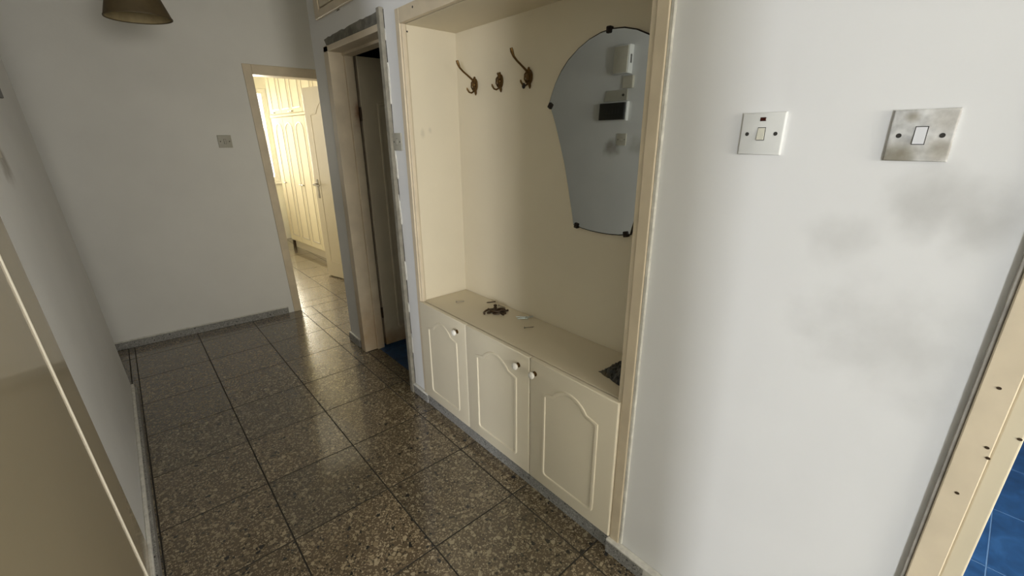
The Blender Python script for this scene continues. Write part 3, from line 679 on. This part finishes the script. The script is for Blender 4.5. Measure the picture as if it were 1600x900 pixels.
for k in range(5):
    a = st+k*WD-0.0; b = min(a+WD-0.004, WL)
    if k == 0: a = 0.0
    d = MB().prism([(a, 0.115), (b, 0.115), (b, 1.79), (a, 1.79)], -0.02, 0, FWd, bev=0.002).build('door', M['bedroom'], t5)
    m0, m1 = (b-WD+0.004)+0.06, b-0.05
    arch = [(m0, 0.20), (m1, 0.20)]+[((m0+m1)/2+(m1-m0)/2*math.cos(pi*q/10), 1.62+0.095*math.sin(pi*q/10)) for q in range(11)]
    MB().bead(arch, 0.007, 0.006, FWd, d0=-0.0005).build('panel_moulding', M['cream'], d, smooth=True)
    u = MB().prism([(a, 1.83), (b, 1.83), (b, 2.53), (a, 2.53)], -0.02, 0, FWd, bev=0.002).build('upper_door', M['bedroom'], t5)
    MB().bead([(m0, 1.885), (m1, 1.885), (m1, 2.47), (m0, 2.47)], 0.007, 0.006, FWd, d0=-0.0005).build('panel_moulding', M['cream'], u, smooth=True)
    hu = (b-0.03) if k in (1, 3) else (a+0.03 if k > 0 else 0.17)
    for par, z in ((d, 0.945), (u, 1.848)):
        MB().tube([FWd(hu-0.022, z, 0.0), FWd(hu-0.022, z, 0.022), FWd(hu+0.022, z, 0.022), FWd(hu+0.022, z, 0.0)], 0.005, 8).build('handle', M['steel'], par, smooth=True)
MB().prism([(0.02, 0.0), (0.07, 0.0), (0.07, 0.098), (0.02, 0.098)], -0.03, -0.005, FWd).build('foot_block', M['bronze'], t5)
# window
tw = thing('window_1', 'bright white-framed bedroom window beside the wardrobe', 'window', (1.33, 7.66, 0.9), kind='structure')
wm = paint('window_frame_paint', (0.8, 0.79, 0.74), 0.4)
mb = MB()
for a, b, c, d in ((0.75, 0.79, 0.90, 2.22), (1.865, 1.905, 0.90, 2.22), (0.79, 1.865, 0.90, 0.94), (0.79, 1.865, 2.18, 2.22), (1.305, 1.35, 0.94, 2.18)):
    mb.box(a, b, 7.62, 7.68, c, d, bev=0.003)
mb.build('window_frame', wm, tw)
for a, b in ((0.79, 1.305), (1.35, 1.865)):
    pf = MB().box(a+0.03, b-0.03, 7.648, 7.652, 0.97, 2.15).build('pane', M['pane'], tw)
    MB().box(a, a+0.03, 7.63, 7.67, 0.94, 2.18).box(b-0.03, b, 7.63, 7.67, 0.94, 2.18).box(a+0.03, b-0.03, 7.63, 7.67, 0.94, 0.97).box(a+0.03, b-0.03, 7.63, 7.67, 2.15, 2.18).build('sash', wm, tw)
MB().box(0.70, 1.96, 7.55, 7.62, 0.865, 0.898, bev=0.004).build('window_sill', wm, tw)
mb = MB()
for k in range(7): mb.tube([(0.83+k*0.165, 7.705, 0.92), (0.83+k*0.165, 7.705, 2.2)], 0.006, 6)
for z in (1.25, 1.62, 1.95): mb.tube([(0.76, 7.705, z), (1.9, 7.705, z)], 0.006, 6)
mb.build('grille', M['steel'], tw)

# ------------------------------------------------------------------ doorway at the near right
t6 = thing('trim_4', 'scuffed cream door frame of the blue room at the near right', 'frame', (XW, -0.08, 0), kind='structure')
MB().box(1.100, XW, -0.088, -0.043, 0, 2.1, bev=0.002).build('casing', M['cream_frame'], t6)
MB().box(1.104, 1.26, -0.117, -0.088, 0, 2.1, bev=0.003, seg=2).build('post', M['cream'], t6)
MB().box(1.106, XW+0.002, -0.0428, -0.036, 0, 2.1, bev=0.001).build('raw_edge', simple('raw_edge_filler', (0.36, 0.335, 0.29), 0.9, var=0.2), t6)
MB().box(1.100, 1.26, -0.98, -0.117, 2.05, 2.12, bev=0.003).build('head', M['cream_frame'], t6)
MB().box(1.100, 1.26, -0.98, -0.94, 0, 2.05, bev=0.003).build('post', M['cream_frame'], t6)
for y, z, x in ((-0.066, 1.075, 1.0995), (-0.080, 0.955, 1.0995), (-0.086, 0.935, 1.0995), (-0.112, 0.99, 1.1035), (-0.067, 0.84, 1.0995)):
    MB().prism([(y+0.0035*math.cos(k*pi/5), z+0.0028*math.sin(k*pi/5)) for k in range(10)], 0, 0.0006, lambda u, v, d, x=x: (x-d, u, v)).build('scuff', M['bronze'], t6)

# ------------------------------------------------------------------ pendant lamp
lx, ly, lz = 0.262, 3.2, 2.102; r1 = 0.143
tp = thing('pendant_lamp', 'brown conical pendant lampshade hanging from the ceiling', 'lamp', (lx, ly, lz))
prof = [(r1, 0), (r1-0.27*0.33, 0.27)]
MB().lathe(prof, (lx, ly, lz), (-0.04, 0, 1), 48).build('shade', M['shade_out'], tp, smooth=True)
MB().lathe([(r1-0.003, 0.0015), (r1-0.003-0.268*0.33, 0.268)], (lx, ly, lz), (-0.04, 0, 1), 48).build('lining', M['shade_in'], tp, smooth=True)
MB().lathe([(r1-0.004, 0.002), (r1-0.004, -0.002), (r1+0.001, -0.002), (r1+0.001, 0.003), (r1-0.004, 0.002)], (lx, ly, lz), (-0.04, 0, 1), 48).build('rim', M['shade_out'], tp, smooth=True)
MB().lathe([(0.0, 0.275), (0.056, 0.274), (0.056, 0.268), (0.0, 0.266)], (lx, ly, lz), (-0.04, 0, 1), 24).build('cap', M['bronze'], tp)
MB().lathe([(0.0, 0.19), (0.02, 0.19), (0.02, 0.27), (0, 0.27)], (lx, ly, lz), (-0.04, 0, 1), 16).build('bulb_holder', M['switch'], tp)
MB().tube([(lx-0.011, ly, lz+0.27), (lx-0.013, ly, H-0.03)], 0.004, 8).build('cord', M['bronze'], tp)
MB().lathe([(0.0, 0.04), (0.05, 0.04), (0.045, 0.015), (0.01, 0.0)], (lx-0.013, ly, H-0.04), (0, 0, 1), 24).build('ceiling_rose', M['switch'], tp, smooth=True)

# ------------------------------------------------------------------ things lying on the cabinet top
def screw(x, y, ang, length, mat, label, group=None, head=0.0052, rad=0.0025):
    t = thing('screw', label, 'screw', (x, y, ZS), group, rot=(0, 0, ang))
    def w3(px, py, pz):
        v = PM[t] @ Vector((px, py, pz)); return tuple(v)
    rows = []
    n = 9
    pts = [w3(-length/2+0.004+(length-0.004)*k/n, 0, head*0.7*(1-k/n)+rad) for k in range(n+1)]
    MB().tube(pts, [rad*(1.15 if k % 2 else 0.85) for k in range(n)]+[0.0004], 7).build('shank', M[mat], t, smooth=False)
    a0 = Vector(w3(-length/2+0.004, 0, head*0.7+rad)); d = Vector(w3(-length/2-0.01, 0, head*0.7+rad+0.003))-a0
    MB().lathe([(rad, 0), (head, 0.003), (head, 0.0042), (head*0.3, 0.0042), (0, 0.003)], a0, d, 10).build('head', M[mat], t, smooth=True)
    return t
screw(1.263, 1.866, -0.27, 0.048, 'steel', 'single steel screw lying alone at the far end of the cabinet top')
screw(1.380, 1.745, 2.5, 0.050, 'bronze', 'dark screw lying just behind the heap of hooks')
screw(1.384, 1.655, -1.25, 0.046, 'steel', 'steel screw lying against the alcove back beside the heap')
screw(1.305, 1.362, -0.33, 0.050, 'steel', 'lone steel screw nearest the camera on the cabinet top')
for dx, dy, a, wh in ((0, 0, 2.35, 'in the middle of the small bunch near the alcove back'), (-0.010, 0.014, 2.15, 'at the left side of the small bunch, towards the heap'),
                      (0.010, -0.012, 2.6, 'of the small bunch closest to the alcove back panel'), (-0.019, -0.006, 2.3, 'at the front of the small bunch, towards the doors')):
    screw(1.372+dx, 1.468+dy, a, 0.055, 'zinc', 'pale zinc screw '+wh, 'pale zinc screws lying in a bunch')
# heap of dark bronze hook fittings
def fitting(x, y, ang, z, label, s=1.0, kind=0):
    t = thing('hook_fitting', label, 'hook', (x, y, ZS+z), 'dark metal hook fittings in a heap', rot=(0, 0, ang))
    w3 = lambda px, py, pz: tuple(PM[t] @ Vector((px*s, py*s, pz)))
    if kind == 0:
        MB().tube([w3(-0.035, 0, 0.006), w3(-0.022, 0.012, 0.006), w3(0, 0.014, 0.008), w3(0.02, 0.006, 0.008), w3(0.034, -0.006, 0.006)], [0.0055, 0.0045, 0.005, 0.0055, 0.005], 8).build('prong', M['bronze'], t, smooth=True)
        b = MB(); b.prism([(0.014*math.cos(k*pi/7), 0.009*math.sin(k*pi/7)) for k in range(14)], 0.0, 0.006, lambda u, v, d: w3(u-0.004, v-0.006, d), bev=0.002); b.build('plate', M['bronze'], t)
    else:
        MB().tube([w3(0.026*math.cos(a*0.55), 0.017*math.sin(a*0.55), 0.005+0.002*math.sin(a)) for a in range(10)], [0.004]*9+[0.003], 8).build('prong', M['bronze'], t, smooth=True)
        b = MB(); b.prism([(0.011*math.cos(k*pi/5), 0.013*math.sin(k*pi/5)) for k in range(10)], 0, 0.007, lambda u, v, d: w3(u+0.022, v, d), bev=0.002); b.build('plate', M['bronze'], t)
for (x, y, a, z, s, kd, wh) in ((1.285, 1.645, 0.3, 0, 1.1, 0, 'long dark bronze prong at the left end of the heap'), (1.315, 1.632, 1.4, 0, 1.0, 1, 'curled bronze fitting lying low at the far left of the heap'),
        (1.350, 1.618, 2.2, 0.0, 1.0, 0, 'long bronze prong at the back of the heap, below the old knob'), (1.310, 1.598, -0.5, 0.0, 1.0, 1, 'curled bronze fitting at the front of the heap, towards the doors'),
        (1.335, 1.585, 0.9, 0, 0.9, 0, 'short bronze prong at the right end of the heap, towards the zinc screws'), (1.300, 1.622, 2.0, 0.009, 1.0, 0, 'long bronze prong lying across the top of the heap'),
        (1.330, 1.606, -0.3, 0.010, 0.9, 1, 'curled bronze fitting lying on top of the heap at its right')):
    fitting(x, y, a, z, wh, s, kd)
kn = MB().lathe([(0.0, 0.020), (0.007, 0.019), (0.010, 0.014), (0.006, 0.008), (0.009, 0.003), (0.010, 0)], (1.352, 1.672, ZS), (0, 0, 1), 14).build('old_knob', M['bronze'], smooth=True)
tag(kn, 'small dark turned knob standing behind the heap of hook fittings', 'knob')
# crumpled dark packet
b = bmesh.new(); bmesh.ops.create_grid(b, x_segments=14, y_segments=14, size=0.5)
rnd = random.Random(3)
corner = {(-1, -1): (1.195, 0.775), (1, -1): (1.325, 0.755), (1, 1): (1.335, 0.862), (-1, 1): (1.222, 0.888)}
for v in b.verts:
    s_, t_ = v.co.x+0.5, v.co.y+0.5
    x = (1-s_)*(1-t_)*corner[(-1, -1)][0]+s_*(1-t_)*corner[(1, -1)][0]+s_*t_*corner[(1, 1)][0]+(1-s_)*t_*corner[(-1, 1)][0]
    y = (1-s_)*(1-t_)*corner[(-1, -1)][1]+s_*(1-t_)*corner[(1, -1)][1]+s_*t_*corner[(1, 1)][1]+(1-s_)*t_*corner[(-1, 1)][1]
    e = min(s_, 1-s_, t_, 1-t_)
    z = ZS+0.001+min(1, e*5)*(0.010+0.030*s_)+(rnd.uniform(0, 0.009) if e > 0.02 else rnd.uniform(0, 0.003))
    v.co = Vector((x+rnd.uniform(-.003, .003), y+rnd.uniform(-.003, .003), z))
ext = bmesh.ops.extrude_face_region(b, geom=list(b.faces))
for g in ext['geom']:
    if isinstance(g, bmesh.types.BMVert): g.co.z = ZS+0.0003
mbp = MB(); mbp.add(b)
tag(mbp.build('packet', M['packet']), 'crumpled black foil packet at the near end of the cabinet top', 'packet')
